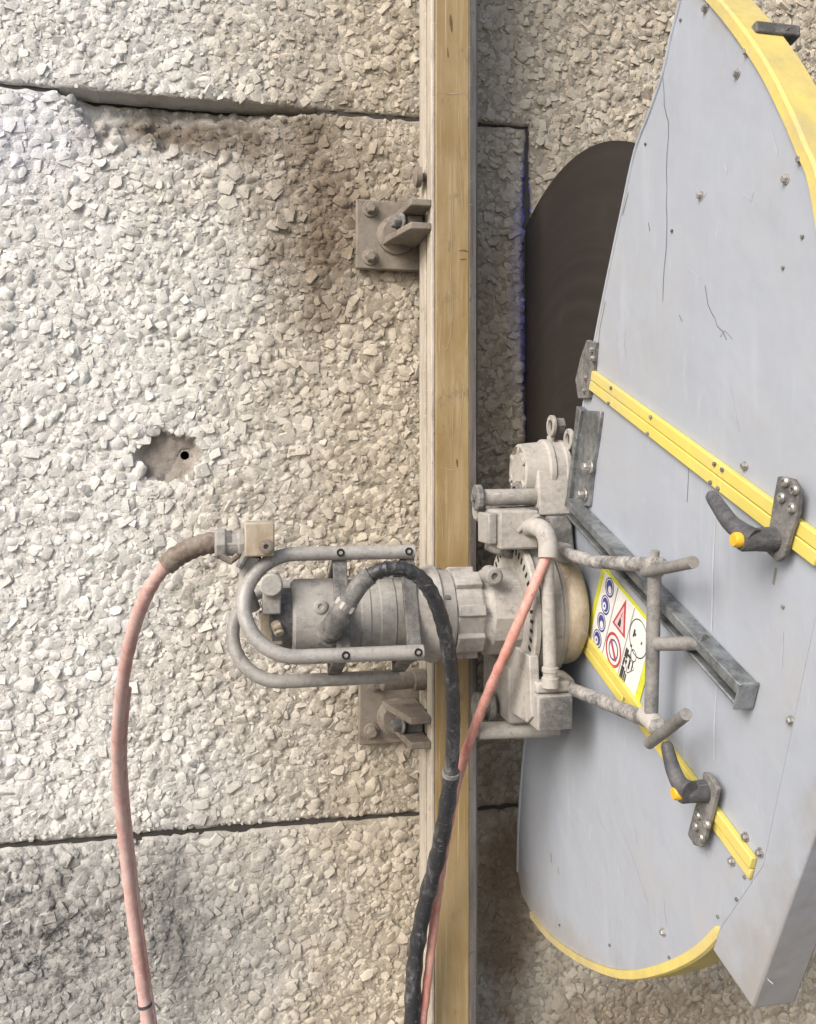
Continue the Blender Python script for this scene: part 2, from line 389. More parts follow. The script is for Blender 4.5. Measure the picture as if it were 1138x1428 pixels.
# ------------------------------------------------------------------ exposed aggregate panels
LAT = rng.random((257, 257))
def vn(x, z, s, ox=0.0, oz=0.0):
    x = np.asarray(x) * s + 91.3 + ox; z = np.asarray(z) * s + 57.7 + oz
    xi = np.floor(x).astype(int); zi = np.floor(z).astype(int); fx = x - xi; fz = z - zi
    fx = fx * fx * (3 - 2 * fx); fz = fz * fz * (3 - 2 * fz)
    a = LAT[xi % 256, zi % 256]; b = LAT[(xi + 1) % 256, zi % 256]; c = LAT[xi % 256, (zi + 1) % 256]; d = LAT[(xi + 1) % 256, (zi + 1) % 256]
    return (a * (1 - fx) + b * fx) * (1 - fz) + (c * (1 - fx) + d * fx) * fz
ZT, ZB, XC = 0.546, -0.5265, 0.452
HOLE = W(236, 641); BORE = W(257, 635)
def hole_mask(x, z):                       # 1 inside the chipped patch
    dx = (x - HOLE.x) / 0.0455; dz = (z - HOLE.z) / 0.041
    r = np.sqrt(dx * dx + dz * dz) + (vn(x, z, 40) - 0.5) * 0.42 + (vn(x, z, 120, 9) - 0.5) * 0.22
    return np.clip((1.0 - r) / 0.16, 0, 1)
def spall_depth(x, z):                     # broken top edge of the middle panel
    p = np.clip((x + 0.255) / 0.05, 0, 1) * np.clip((0.125 - x) / 0.14, 0, 1)
    low = 0.058 * p * (0.55 + 0.75 * vn(x, x * 0, 14)) * (0.8 + 0.6 * vn(x, z, 60, 5))
    d = np.where(low > 0.002, np.clip((z - (ZT - low)) / np.maximum(low, 0.002), 0, 1), 0)
    return d ** 0.8 * 0.038 * np.sqrt(p)
def disp(x, z, mid):                       # inward positive
    d = (vn(x, z, 130) - 0.5) * 0.0030 + (vn(x, z, 60, 3) - 0.5) * 0.0042 + (vn(x, z, 4, 7) - 0.5) * 0.004
    if mid:
        hm = hole_mask(x, z); sp = spall_depth(x, z)
        d = d * (1 - 0.75 * hm) + hm * (0.012 + 0.006 * (vn(x, z, 35, 2) - 0.5) + 0.004 * (vn(x, z, 110, 12) - 0.5))
        bz = np.clip(1.6 - np.sqrt((x - BORE.x) ** 2 + (z - BORE.z) ** 2) / 0.012, 0, 1); d = d * (1 - bz) + 0.0132 * bz
        d = d + sp + np.where(sp > 0.002, (vn(x, z, 40, 11) - 0.5) * 0.012 * np.minimum(1, sp / 0.012) + (vn(x, z, 95, 21) - 0.5) * 0.009 + (vn(x, z, 170, 33) - 0.5) * 0.005, 0)
    return d

# stone shapes: angular crushed pieces
STONES = []
for k in range(22):
    bm = bmesh.new()
    for i in range(24):
        p = rng.normal(size=3); p /= np.linalg.norm(p)
        p = np.sign(p) * np.abs(p) ** 0.62
        p[1] = max(p[1], -0.52 + 0.10 * p[0] * rng.normal())
        p *= 0.85 + 0.3 * rng.random()
        bm.verts.new(p)
    bmesh.ops.convex_hull(bm, input=bm.verts)
    for v_ in [v_ for v_ in bm.verts if not v_.link_faces]: bm.verts.remove(v_)
    bmesh.ops.triangulate(bm, faces=bm.faces); bmesh.ops.recalc_face_normals(bm, faces=bm.faces)
    bm.verts.index_update()
    STONES.append((np.array([v_.co[:] for v_ in bm.verts]), np.array([[l.index for l in f.verts] for f in bm.faces]))); bm.free()
SM = []
for k, (sv, sf) in enumerate(STONES):
    me = bpy.data.meshes.new('stone'); me.from_pydata(sv.tolist(), [], sf.tolist()); me.materials.append(M['stone']); me.polygons.foreach_set('use_smooth', [True] * len(me.polygons)); me.set_sharp_from_angle(angle=math.radians(48)); SM.append(me)

def big_mesh(name, V, F, mat, parent, smooth=False):
    me = bpy.data.meshes.new(name)
    me.vertices.add(len(V)); me.vertices.foreach_set('co', np.ascontiguousarray(V, dtype=np.float32).ravel())
    k = F.shape[1]; me.loops.add(F.size); me.loops.foreach_set('vertex_index', F.astype(np.int32).ravel())
    me.polygons.add(len(F)); me.polygons.foreach_set('loop_start', np.arange(0, F.size, k, dtype=np.int32))
    me.polygons.foreach_set('loop_total', np.full(len(F), k, dtype=np.int32))
    me.polygons.foreach_set('use_smooth', np.full(len(F), smooth)); me.update(calc_edges=True); me.validate()
    me.materials.append(M[mat]); return link(name, me, WP[parent.name], parent)

def project(x, z):
    dx, dy = x * CS - DIST * SN, x * SN + DIST * CS
    return U0 + FPX * dx / dy, V0 - FPX * z / dy

def panel(label, x0, x1, z0, z1, step, mid=False, notch=None):
    root = thing('concrete_panel', label, 'wall panel', ((x0 + x1) / 2, 0.06, z0 if notch is None else notch[1]), 'concrete wall panels')
    off = np.array(WP[root.name])
    def axis(a, b, m):
        if m is None: return np.linspace(a, b, int((b - a) / step) + 1)
        return np.concatenate([np.linspace(a, m, int((m - a) / step) + 1)[:-1], np.linspace(m, b, int((b - m) / step) + 1)])
    ax_, az_ = axis(x0, x1, notch and notch[0]), axis(z0, z1, notch and notch[1])
    nx, nz = len(ax_), len(az_)
    gx, gz = np.meshgrid(ax_, az_, indexing='ij')
    def edge_dist(x, z):
        e = np.minimum(np.minimum(x - x0, x1 - x), np.minimum(z - z0, z1 - z))
        return e if notch is None else np.minimum(e, np.maximum(x - notch[0], z - notch[1]))
    gy = disp(gx, gz, mid)
    ed = edge_dist(gx, gz)
    gy = gy + np.clip(1 - ed / 0.008, 0, 1) * 0.004 * vn(gx, gz, 70, 31)
    ids = np.arange(nx * nz).reshape(nx, nz)
    F = np.stack([ids[:-1, :-1], ids[1:, :-1], ids[1:, 1:], ids[:-1, 1:]], -1).reshape(-1, 4)
    V = np.stack([gx, gy, gz], -1).reshape(-1, 3)
    cc = V[F].mean(1)
    if mid: F = F[(cc[:, 0] - BORE.x) ** 2 + (cc[:, 2] - BORE.z) ** 2 > 0.0085 ** 2]
    if notch: F = F[~((cc[:, 0] < notch[0]) & (cc[:, 2] < notch[1]))]
    # slab edges: every open edge of the face is carried back
    E = np.concatenate([F[:, [0, 1]], F[:, [1, 2]], F[:, [2, 3]], F[:, [3, 0]]])
    key = np.minimum(E[:, 0], E[:, 1]).astype(np.int64) * len(V) + np.maximum(E[:, 0], E[:, 1])
    _, inv, cnt = np.unique(key, return_inverse=True, return_counts=True)
    B = E[cnt[inv] == 1]; rim_, bi = np.unique(B, return_inverse=True); bi = bi.reshape(B.shape)
    R = V[rim_].copy()
    jz = 0.0035 * (vn(R[:, 0], R[:, 2], 80, 41) - 0.5); jx = 0.003 * (vn(R[:, 0], R[:, 2], 80, 43) - 0.5)
    V[rim_, 2] += jz; V[rim_, 0] += jx
    R[:, 1] = 0.12; nb = len(V); V = np.concatenate([V, R])
    F = np.concatenate([F, np.stack([B[:, 1], B[:, 0], nb + bi[:, 0], nb + bi[:, 1]], -1)])
    big_mesh('slab', V - off, F, 'cement', root, True)
    # stones: two sizes on a jittered lattice
    items = []
    for (sp, r0, r1, prob, sd) in ((0.0128, 0.0050, 0.0108, 0.97, 1), (0.0090, 0.0025, 0.0050, 0.80, 2)):
        mx = int((x1 - x0) / sp); mz = int((z1 - z0) / (sp * 0.87))
        ix, iz = np.meshgrid(np.arange(mx), np.arange(mz), indexing='ij')
        px = x0 + (ix + 0.5 + 0.5 * (iz % 2)) * sp + rng.uniform(-.42, .42, ix.shape) * sp
        pz = z0 + (iz + 0.5) * sp * 0.87 + rng.uniform(-.42, .42, ix.shape) * sp
        px = px.ravel(); pz = pz.ravel()
        r = (r0 + (r1 - r0) * rng.random(px.size) ** 1.5) * (0.86 + 0.34 * vn(px, pz, 9, sd * 17))
        ok = (rng.random(px.size) < prob) & (edge_dist(px, pz) > r * .8)
        if mid: ok &= (hole_mask(px, pz) < 0.02) & ((spall_depth(px, pz) < 0.006) | ((r < 0.0052) & (rng.random(px.size) < 0.45)))
        px, pz, r = px[ok], pz[ok], r[ok]
        d = disp(px, pz, mid)
        items.append(np.stack([px, d, pz, r], -1))
    it = np.concatenate(items); n = len(it)
    asp = rng.uniform(0.55, 1.0, n); dep = rng.uniform(0.55, 0.85, n); an = rng.uniform(0, 2 * math.pi, n)
    tx = rng.normal(0, 0.15, n); tz = rng.normal(0, 0.15, n); kind = rng.integers(0, len(STONES), n); emb = rng.uniform(0.23, 0.50, n)
    u, v = project(it[:, 0], it[:, 2])
    vis = (u > 0) & (u < 1138) & (v > 0) & (v < 1428) & ~((u > 725) & (v > 180) & (u < 1130))
    vis &= ~((u > 575) & (u < 675)) & ~((u > 325) & (u < 640) & (v > 760) & (v < 950))
    score = np.where(vis, it[:, 3] * np.sqrt(asp), 0); order = np.argsort(-score); single = set(order[:300][score[order[:300]] > 0].tolist())
    Vs, Fs, base = [], [], 0
    for k in range(len(STONES)):
        sel = np.where(kind == k)[0]; rest = np.array([i for i in sel if i not in single], dtype=int)
        sv, sf = STONES[k]
        def xf(i):
            ca, sa = np.cos(an[i]), np.sin(an[i])
            R = it[i, 3]
            P = sv[None] * np.stack([R * 1.12, R * dep[i], R * asp[i] * 1.12], -1)[:, None, :]
            x = P[..., 0] * ca[:, None] - P[..., 2] * sa[:, None]; z = P[..., 0] * sa[:, None] + P[..., 2] * ca[:, None]
            y = P[..., 1] + x * tx[i][:, None] + z * tz[i][:, None]
            return np.stack([x + it[i, 0][:, None], y + (it[i, 1] + R * dep[i] * emb[i])[:, None], z + it[i, 2][:, None]], -1)
        if len(rest):
            P = xf(rest); m = len(rest); nv = len(sv)
            Vs.append(P.reshape(-1, 3)); Fs.append((sf[None] + (np.arange(m) * nv)[:, None, None]).reshape(-1, 3) + base); base += m * nv
    st = big_mesh('aggregate', np.concatenate(Vs) - off, np.concatenate(Fs), 'stone', root, True); st.data.set_sharp_from_angle(angle=math.radians(48)); st['kind'] = 'stuff'
    for i in sorted(single):
        R = float(it[i, 3])
        s = link('stone', SM[kind[i]], (it[i, 0], it[i, 1] + R * dep[i] * emb[i], it[i, 2]), root)
        s.scale = (R * 1.12, R * dep[i], R * asp[i] * 1.12); s.rotation_euler = (float(tz[i]), -float(an[i]), -float(tx[i]) * 0.5)
    return root

XL, XR = -1.05, 1.75
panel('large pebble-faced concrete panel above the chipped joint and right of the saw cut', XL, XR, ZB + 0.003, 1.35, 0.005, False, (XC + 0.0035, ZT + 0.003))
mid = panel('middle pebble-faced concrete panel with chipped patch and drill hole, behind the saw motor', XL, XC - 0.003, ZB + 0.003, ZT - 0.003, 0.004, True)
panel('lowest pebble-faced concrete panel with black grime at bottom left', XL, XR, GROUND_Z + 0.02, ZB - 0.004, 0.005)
mb = MB(); hy = 0.0130
mb.lathe((BORE.x, hy, BORE.z), (0, 1, 0), [(0.002, 0.0125), (0.0, 0.0115), (0.0, 0.0068), (0.002, 0.0062), (0.07, 0.0062), (0.0705, 0.0001)], 24, False)
part('drill_hole', mb, 'cement', mid)
part('drill_hole_dark', MB().lathe((BORE.x, hy + 0.003, BORE.z), (0, 1, 0), [(0.0, 0.0060), (0.066, 0.0060), (0.0665, 0.0001)], 24, False), 'hole', mid)  # near-black tube, puts the shade inside the bore into its colour

sd_ = 0.0035
part('joint_shade', MB().abox(XL, -0.25, -0.03, -sd_, ZT - 0.007, ZT + 0.007).abox(-0.25, 0.12, -0.09, -0.044, ZT - 0.02, ZT + 0.007).abox(0.12, XC + 0.002, -0.03, -sd_, ZT - 0.007, ZT + 0.007), 'blackout', mid)  # added dark strips, stand in for shade deep in the panel joints
part('joint_shade', MB().abox(XL, XC + 0.002, -0.03, -sd_, ZB - 0.008, ZB + 0.007), 'blackout', mid)
part('kerf_dark_strip', MB().abox(XC - 0.0045, XC + 0.0055, -0.03, -0.0025, ZB + 0.01, ZT - 0.0045), 'blackout', mid)  # added dark strip that makes the open saw cut read black

# ------------------------------------------------------------------ the rail
RX0, RX1, RH0, RH1 = 0.271, 0.3345, 0.030, 0.135
rail = thing('saw_rail', 'upright rail with worn ochre front and dusty cream side running the full height', 'rail', (0.30, -0.08, GROUND_Z + 0.05))
z0, z1 = GROUND_Z + 0.05, 1.6
part('beam', MB().abox(RX0 + 0.004, RX1 - 0.003, RH0, RH1 - 0.004, z0, z1), 'metal_dark', rail, 0.002)
part('front_strip', MB().abox(RX0 + 0.001, RX1 - 0.0145, RH1 - 0.0035, RH1 + 0.001, z0, z1), 'railface', rail, 0.0012)
part('edge_strip', MB().prism([(RX1 - 0.0142, -RH1 - 0.0006, z0), (RX1 - 0.003, -RH1 + 0.003, z0), (RX1, -RH1 + 0.008, z0), (RX1, -RH1 + 0.03, z0), (RX1 - 0.0142, -RH1 + 0.03, z0)], (0, 0, z1 - z0)), 'railedge', rail, 0.001)
part('side_strip', MB().abox(RX0, RX0 + 0.005, RH0 + 0.001, RH0 + 0.040, z0, z1), 'railside', rail, 0.0015)
part('side_strip', MB().abox(RX0 - 0.0015, RX0 + 0.0045, RH0 + 0.060, RH1 - 0.017, z0, z1), 'railside', rail, 0.002)
M['scratch'] = plain('pale scratch', (0.40, 0.325, 0.21), 0.6)
def rail_scratch(px, w_, mat='scratch'):
    P = spline([W(u, v, RH1 + 0.0014) for u, v in px], 5); vs = []; n_ = len(P)
    for i, p in enumerate(P):
        k = w_ / 2 * (0.25 + 0.75 * math.sin(math.pi * (i + 0.3) / n_)) * random.uniform(0.6, 1.2)
        d = (P[min(i + 1, n_ - 1)] - P[max(i - 1, 0)]).normalized(); q = d.cross(Vector((0, -1, 0))).normalized() * k
        vs += [p + q, p - q]
    return MB().add(vs, [(2 * i, 2 * i + 1, 2 * i + 3, 2 * i + 2) for i in range(n_ - 1)])
for px, w_ in (([(629, 190), (631, 290), (628, 400), (631, 470)], .0012), ([(637, 185), (643, 260), (648, 330)], .0010), ([(632, 400), (631, 440), (628, 466), (623, 486), (615, 482)], .0012),
               ([(637, 519), (645, 530), (646, 545), (642, 590), (640, 628)], .0013), ([(633, 530), (631, 600), (628, 700)], .0010), ([(615, 652), (632, 655), (645, 651)], .0012),
               ([(628, 1180), (622, 1240), (630, 1300)], .0010), ([(636, 1150), (634, 1220), (631, 1275)], .0010), ([(619, 130), (632, 131), (645, 130)], .0012), ([(640, 20), (638, 70), (642, 120)], .0009),
               ([(612, 690), (616, 720), (618, 760)], .001), ([(640, 1340), (642, 1392)], .001)):
    part('scratch', rail_scratch(px, w_), 'scratch', rail)
for px, w_ in (([(640, 350), (646, 349), (653, 351)], .0022), ([(641, 362), (650, 361)], .0014), ([(628, 20), (629, 32), (630, 45)], .004), ([(624, 66), (625, 80)], .0018), ([(637, 640), (638, 652)], .0025)):
    part('gouge', rail_scratch(px, w_), 'gouge', rail)
part('rack', MB().abox(RX1 - 0.0025, RX1 + 0.006, RH0 + 0.012, RH0 + 0.045, z0, z1), 'metal_dark', rail, 0.001)

# ------------------------------------------------------------------ wall brackets holding the rail
def bracket(label, u0, v0, u1, v1, bolts, zlo, zhi, up, knob):
    c = W((u0 + u1) / 2, (v0 + v1) / 2)
    r = thing('wall_bracket', label, 'bracket', c, 'brackets bolted to the wall beside the rail')
    a, b = W(u0, v0, 0.016), W(u1, v1, 0.016)
    part('base_plate', MB().abox(a.x, 0.30, 0.004, 0.016, b.z, a.z), 'bracket', r, 0.002)
    for (u, v) in bolts:
        part('bolt', MB().hexbolt(W(u, v, 0.0155), (0, -1, 0), 0.0085, 0.011), 'bracket', r, 0.0008)
    bz = (zlo + zhi) / 2
    part('boss', MB().lathe((0.238, -0.015, bz - 0.004), (0, -1, 0), [(0, 0.030), (0.006, 0.029), (0.009, 0.024), (0.016, 0.022)], 28), 'bracket', r)
    xr = RX0 - 0.002
    for z, wide in ((zlo, up), (zhi, not up)):
        x_ = 0.216 if wide else 0.228
        part('jaw', MB().prism([(x_, -0.0165, z - 0.005), (x_ + 0.004, -0.045, z - 0.005), (0.240, -0.118, z - 0.005), (xr + 0.004 - 0.003, -0.118, z - 0.005), (xr, -0.0165, z - 0.005)], (0, 0, 0.010)), 'bracket', r, 0.0016)
    part('clamp_block', MB().abox(0.244, xr - 0.001, 0.05, 0.075, zlo + 0.0055, zhi - 0.0055), 'metal_dark', r, 0.002)
    mb = MB(); mb.hexbolt((0.236, -0.070, bz), (-1, -0.35, 0), 0.0095, 0.012); part('clamp_bolt', mb, 'metal_dark', r, 0.0008)
    kp = W(*knob, 0.07); mb = MB()
    if up:
        mb.lathe(kp, (1, 0.0, 0), [(-0.006, 0.012), (-0.005, 0.0145), (0.003, 0.0145), (0.004, 0.006), (0.022, 0.006)], 20)
    else:
        mb.lathe(kp, (1, 0.1, 0), [(-0.055, 0.010), (-0.053, 0.012), (-0.008, 0.012), (-0.006, 0.0155), (0.010, 0.0155), (0.012, 0.007), (0.03, 0.007)], 24)
    part('locking_pin', mb, 'bracket', r)
    return r
bracket('taupe wall bracket beside the rail high above the saw motor', 497, 277, 590, 378, [(516, 292), (516, 359)], 0.347, 0.380, True, (584, 247))
bracket('taupe wall bracket half hidden below the saw motor', 501, 938, 590, 1034, [(524, 953), (518, 1019)], -0.384, -0.349, False, (582, 948))

# ------------------------------------------------------------------ the wall saw
saw = thing('wall_saw', 'dust-caked hydraulic wall saw clamped on the rail with tubular cage and dark blade', 'wall saw', (0.30, -0.14, -0.178))
AH, AZ = 0.240, -0.178
def xa(u, h): return W(u, 850, h).x
def lx(prof, h=AH, z=AZ, seg=40, mbx=None):      # lathe about an axis along x; prof (x, r)
    x0 = prof[0][0]
    return (mbx or MB()).lathe((x0, -h, z), (1, 0, 0), [(x - x0, r) for x, r in prof], seg)
# motor and housings along the axis
part('end_cap', lx([(0.038, 0.030), (0.042, 0.037), (0.066, 0.037)]), 'metal_dark', saw)
part('motor', lx([(0.0655, 0.043), (0.069, 0.0475), (0.126, 0.0475), (0.129, 0.0455), (0.146, 0.0455), (0.148, 0.0475), (0.158, 0.0475), (0.1595, 0.0462), (0.170, 0.0462),
                  (0.1715, 0.048), (0.189, 0.048), (0.1905, 0.0465), (0.207, 0.0465)]), 'metal', saw, 0, 30)
part('motor_flange', lx([(0.2065, 0.052), (0.209, 0.056), (0.232, 0.058), (0.238, 0.061), (0.244, 0.061), (0.247, 0.057), (0.262, 0.054)]), 'metal_light', saw)
part('gear_housing', lx([(0.2615, 0.050), (0.264, 0.053), (0.297, 0.053), (0.300, 0.050), (0.306, 0.050), (0.309, 0.0555), (0.352, 0.0555)], seg=12), 'metal_light', saw, 0.002, 20)
for k in range(8):
    a = 2 * math.pi * k / 8 + 0.2; n = Vector((0, -math.cos(a), math.sin(a))); t_ = Vector((0, math.sin(a), math.cos(a)))
    part('housing_rib', MB().box(Vector((0.281, -AH, AZ)) + n * 0.053, (0.017, 0, 0), n * 0.0045, t_ * (0.012 if k % 2 else 0.007)), 'metal_light', saw, 0.0015)
for k in range(6):
    a = 2 * math.pi * k / 6 + 0.5; n = Vector((0, -math.cos(a), math.sin(a)))
    part('flange_screw', MB().hexbolt(Vector((0.2475, -AH, AZ)) + n * 0.0535, (1, 0, 0), 0.0045, 0.007, False), 'metal_dark', saw)
pb = W(688, 803, 0.300)
part('eye_boss', MB().lathe(pb, (0, -1, 0), [(-0.02, 0.011), (0.004, 0.011), (0.006, 0.0085), (0.0062, 0.0045), (0.001, 0.0042), (0.001, 0.0001)], 24, False), 'metal', saw)
# parts seen in the cage's end
part('terminal_box', MB().abox(xa(366, .29), xa(392, .29), 0.262, 0.290, -0.165, -0.120), 'metal', saw, 0.002)
part('terminal_cap', MB().lathe(W(378, 815, 0.2895), (0, -1, 0), [(0, 0.0135), (0.007, 0.0135), (0.009, 0.0115)], 24), 'metal_light', saw)
part('terminal_plate', MB().abox(xa(362, .285), xa(396, .285), 0.245, 0.270, -0.205, -0.166), 'tan', saw, 0.002)
part('drain_cock', MB().cyl(W(384, 868, 0.275), W(390, 885, 0.285), 0.006).cyl(W(381, 876, 0.285), W(392, 872, 0.285), 0.004), 'tan', saw)
part('screw', MB().lathe(W(447, 846, 0.2855), (0.1, -1, 0.15), [(-0.004, 0.0085), (0.001, 0.0085), (0.002, 0.007), (0.002, 0.0035), (0.0005, 0.003), (0.0005, 0.0001)], 20, False), 'metal', saw)
# tubular cage: two U loops, tilted
A_, B_, C_, D_ = [Vector((0, -h, z)) for h, z in ((0.272, -0.0965), (0.322, -0.2085), (0.212, -0.262), (0.158, -0.150))]
def uloop(P, Q, xr1, xr2, xc, name):
    mid_ = (P + Q) / 2; hv = (P - Q) / 2; rr = hv.length
    pts = [P + Vector((xr1, 0, 0)), P + Vector((xr1 * 0.6 + xc * 0.4, 0, 0))]
    for k in range(0, 19):
        a = math.pi * k / 18; pts.append(mid_ + hv * math.cos(a) + Vector((xc - rr * math.sin(a), 0, 0)))
    pts += [Q + Vector((xr2 * 0.6 + xc * 0.4, 0, 0)), Q + Vector((xr2, 0, 0))]
    return part(name, MB().tube(pts, 0.0086, 16), 'tube', saw)
uloop(A_, B_, 0.213, 0.213, 0.070, 'cage_loop'); uloop(D_, C_, 0.205, 0.205, 0.058, 'cage_loop')
for xs in (0.122, 0.205):
    for P, Q in ((A_, B_), (B_, C_), (D_, C_), (A_, D_)):
        d = (Q - P); out = ((P + Q) / 2 - Vector((0, -AH, AZ))).normalized()
        part('cage_strap', MB().box((P + Q) / 2 + Vector((xs, 0, 0)) - out * 0.0075, (0.0085, 0, 0), d * 0.46, out * 0.0035), 'metal_dark', saw, 0.0012)
for P, xs in ((A_, 0.122), (A_, 0.205), (B_, 0.122), (B_, 0.206)):
    q = P + Vector((xs, 0, 0)) ; dv = (Vector((0.12, -DIST, 0)) - q).normalized(); dv = Vector((0, -1, 0.15)).normalized()
    part('cage_screw', MB().lathe(q + dv * 0.0070, dv, [(0, 0.0048), (0.0022, 0.0048), (0.0022, 0.0026), (0.0004, 0.0024), (0.0004, 0.0001)], 16, False), 'hole', saw)
# pressure elbow on the motor
e0 = W(457, 884, 0.293); e1 = W(470, 862, 0.325); e2_ = W(486, 838, 0.330); e3 = W(507, 812, 0.334)
part('elbow_fitting', MB().lathe(e0 + Vector((0, 0.02, 0)), (0, -1, 0), [(0, 0.016), (0.02, 0.016), (0.024, 0.0135), (0.034, 0.013)], 8).tube([e0, (e0 + e1) / 2 + Vector((0, -0.010, 0)), e1, e2_], [0.0135, 0.014, 0.0125, 0.012], 16), 'metal_dark', saw)
part('elbow_nut', MB().lathe(e1 * 0.45 + e2_ * 0.55, e2_ - e1, [(0, 0.0115), (0.002, 0.0135), (0.009, 0.0135), (0.011, 0.0115)], 6), 'metal_light', saw)
# coupling at the upper left for the red hose
q0, q1 = W(341, 729, 0.295), W(383, 776, 0.295)
part('coupling_block', MB().abox(q0.x, q1.x, 0.255, 0.295, q1.z, q0.z), 'tan', saw, 0.002)
part('coupling_spigot', MB().lathe(W(371, 762, 0.2945), (0, -1, 0), [(0, 0.0085), (0.004, 0.0085), (0.005, 0.006), (0.005, 0.003), (0.001, 0.003), (0.001, 0.0001)], 18, False), 'brown', saw)
part('coupling_nut', MB().lathe(W(341, 757, 0.275), (-1, 0, -0.02), [(0, 0.017), (0.006, 0.017), (0.008, 0.015), (0.020, 0.015), (0.022, 0.018), (0.032, 0.018), (0.034, 0.014)], 8), 'metal', saw, 0.001)
part('coupling_bracket', MB().tube([W(352, 774, 0.275), W(346, 795, 0.272), W(342, 822, 0.268), W(350, 850, 0.262)], [0.011, 0.010, 0.010, 0.012], 10), 'metal_light', saw)
part('lock_lever', MB().tube([W(331, 775, 0.285), W(322, 783, 0.29), W(308, 775, 0.29)], 0.0042, 8), 'brown', saw)
part('lock_rod', MB().tube([W(345, 770, 0.29), W(333, 792, 0.29)], 0.0042, 8), 'metal_dark', saw)
# swivel disc, drum and blade head
part('swivel_disc', lx([(0.3465, 0.0905), (0.349, 0.093), (0.3545, 0.093), (0.356, 0.089)], seg=64), 'metal_light', saw)
mb = MB()
for k in range(44):
    a = 2 * math.pi * k / 44; n = Vector((0, -math.cos(a), math.sin(a))); t_ = Vector((0, math.sin(a), math.cos(a)))
    mb.box(Vector((0.3464, -AH, AZ)) + n * 0.081, (0.0006, 0, 0), n * 0.0042, t_ * 0.0019)
o = part('scale_slot', mb, 'hole', saw)
part('drum', lx([(0.3562, 0.084), (0.359, 0.087), (0.385, 0.087), (0.388, 0.084), (0.3925, 0.084)], seg=56), 'metal', saw)
part('hub_cover', lx([(0.3925, 0.066), (0.396, 0.070), (0.406, 0.0705), (0.414, 0.068), (0.4185, 0.062), (0.4205, 0.052), (0.421, 0.03)], 0.262, -0.172, 56), 'tan', saw, 0, 60)
cp = [(702, 890), (738, 915), (741, 1000), (735, 1008), (706, 990), (686, 965), (692, 925)]
part('carriage_plate', MB().prism([X(u, v, 0.340) for u, v in cp], (0.012, 0, 0)), 'metal_light', saw, 0.0015)
part('carriage', MB().abox(0.337, 0.395, 0.145, 0.262, -0.318, -0.245), 'metal', saw, 0.004)
part('carriage', MB().abox(0.3385, 0.392, 0.145, 0.25, -0.110, -0.045), 'metal_dark', saw, 0.004)
# head with the blade spindle
HH, HZ = 0.205, 0.002
part('spindle_head', lx([(0.367, 0.014), (0.367, 0.024), (0.372, 0.026), (0.372, 0.031), (0.367, 0.033), (0.369, 0.036), (0.378, 0.037), (0.398, 0.039), (0.4005, 0.0425), (0.4065, 0.0425), (0.409, 0.040), (0.421, 0.040), (0.4225, 0.0425), (0.4275, 0.0425)], HH, HZ, 44), 'metal_light', saw)
for k in range(6):
    a = 2 * math.pi * k / 6 + 0.4; n = Vector((0, -math.cos(a), math.sin(a))); t_ = Vector((0, math.sin(a), math.cos(a)))
    part('head_spoke', MB().box(Vector((0.3705, -HH, HZ)) + n * 0.0285, (0.0045, 0, 0), n * 0.006, t_ * 0.0032), 'metal_light', saw, 0.001)
part('head_foot', MB().prism([(0.381, -0.165, -0.055), (0.381, -0.255, -0.055), (0.381, -0.243, 0.004), (0.381, -0.170, 0.004)], (0.043, 0, 0)), 'metal_light', saw, 0.003)
part('swing_arm', MB().prism([(0.389, -0.160, -0.150), (0.389, -0.290, -0.150), (0.389, -0.268, -0.0552), (0.389, -0.160, -0.0552)], (0.030, 0, 0)), 'metal_dark', saw, 0.003)
bp = Vector((0.366, -HH - 0.012, HZ - 0.026))
part('head_bolt', MB().lathe(bp, (-1, -0.15, 0), [(-0.004, 0.013), (0.003, 0.013), (0.004, 0.010), (0.008, 0.010), (0.008, 0.006), (0.003, 0.006), (0.003, 0.0001)], 20, False), 'metal_dark', saw)
for (u, v, h) in ((767, 594, 0.215), (791, 613, 0.235)):
    c = W(u, v, h)
    part('lifting_ring', MB().lathe(c, (1, 0, 0), [(0, 0.0085), (0, 0.0145), (0.005, 0.0145), (0.005, 0.0085), (0, 0.0085)], 26, False), 'metal_light', saw, 0.0008)
    part('ring_bolt', MB().lathe(c + Vector((0.0055, 0, 0)), (1, 0, 0), [(0, 0.012), (0.012, 0.012), (0.014, 0.010)], 6), 'metal_dark', saw, 0.001)
    part('ring_lug', MB().cyl(c + Vector((0.003, 0.004, -0.013)), Vector((c.x + 0.003, -HH - (h - HH) * .4, HZ + 0.034)), 0.0055, 12), 'metal_light', saw)
# guide rollers beside the rail
for (u0, v0, u1, v1, h, star) in ((664, 694, 776, 692, 0.235, True), (667, 1019, 778, 1016, 0.245, False)):
    a, b = W(u0, v0, h), W(u1, v1, h); ax = (b - a).normalized()
    part('guide_shaft', MB().lathe(a, ax, [(0, 0.0095), (0.002, 0.0108), ((b - a).length - 0.012, 0.0108), ((b - a).length - 0.0105, 0.0098), ((b - a).length, 0.0098)], 22), 'metal_light' if not star else 'metal', saw)
    if star:
        part('shaft_nut', MB().lathe(a - ax * 0.002, ax, [(0, 0.016), (0.002, 0.0175), (0.007, 0.0175), (0.009, 0.016)], 10).lathe(a - ax * 0.006, ax, [(0, 0.005), (0.006, 0.005)], 10), 'metal_dark', saw)
        part('guide_wheel', MB().lathe(a + Vector((0.004, 0.02, -0.016)), ax, [(0, 0.013), (0.003, 0.016), (0.008, 0.016), (0.011, 0.013)], 26), 'metal', saw)
    else:
        part('guide_wheel', MB().lathe(a + Vector((0.003, 0.030, 0.022)), ax, [(0, 0.016), (0.003, 0.019), (0.010, 0.019), (0.010, 0.014), (0.017, 0.014), (0.017, 0.019), (0.024, 0.019), (0.027, 0.016)], 26), 'metal_dark', saw)
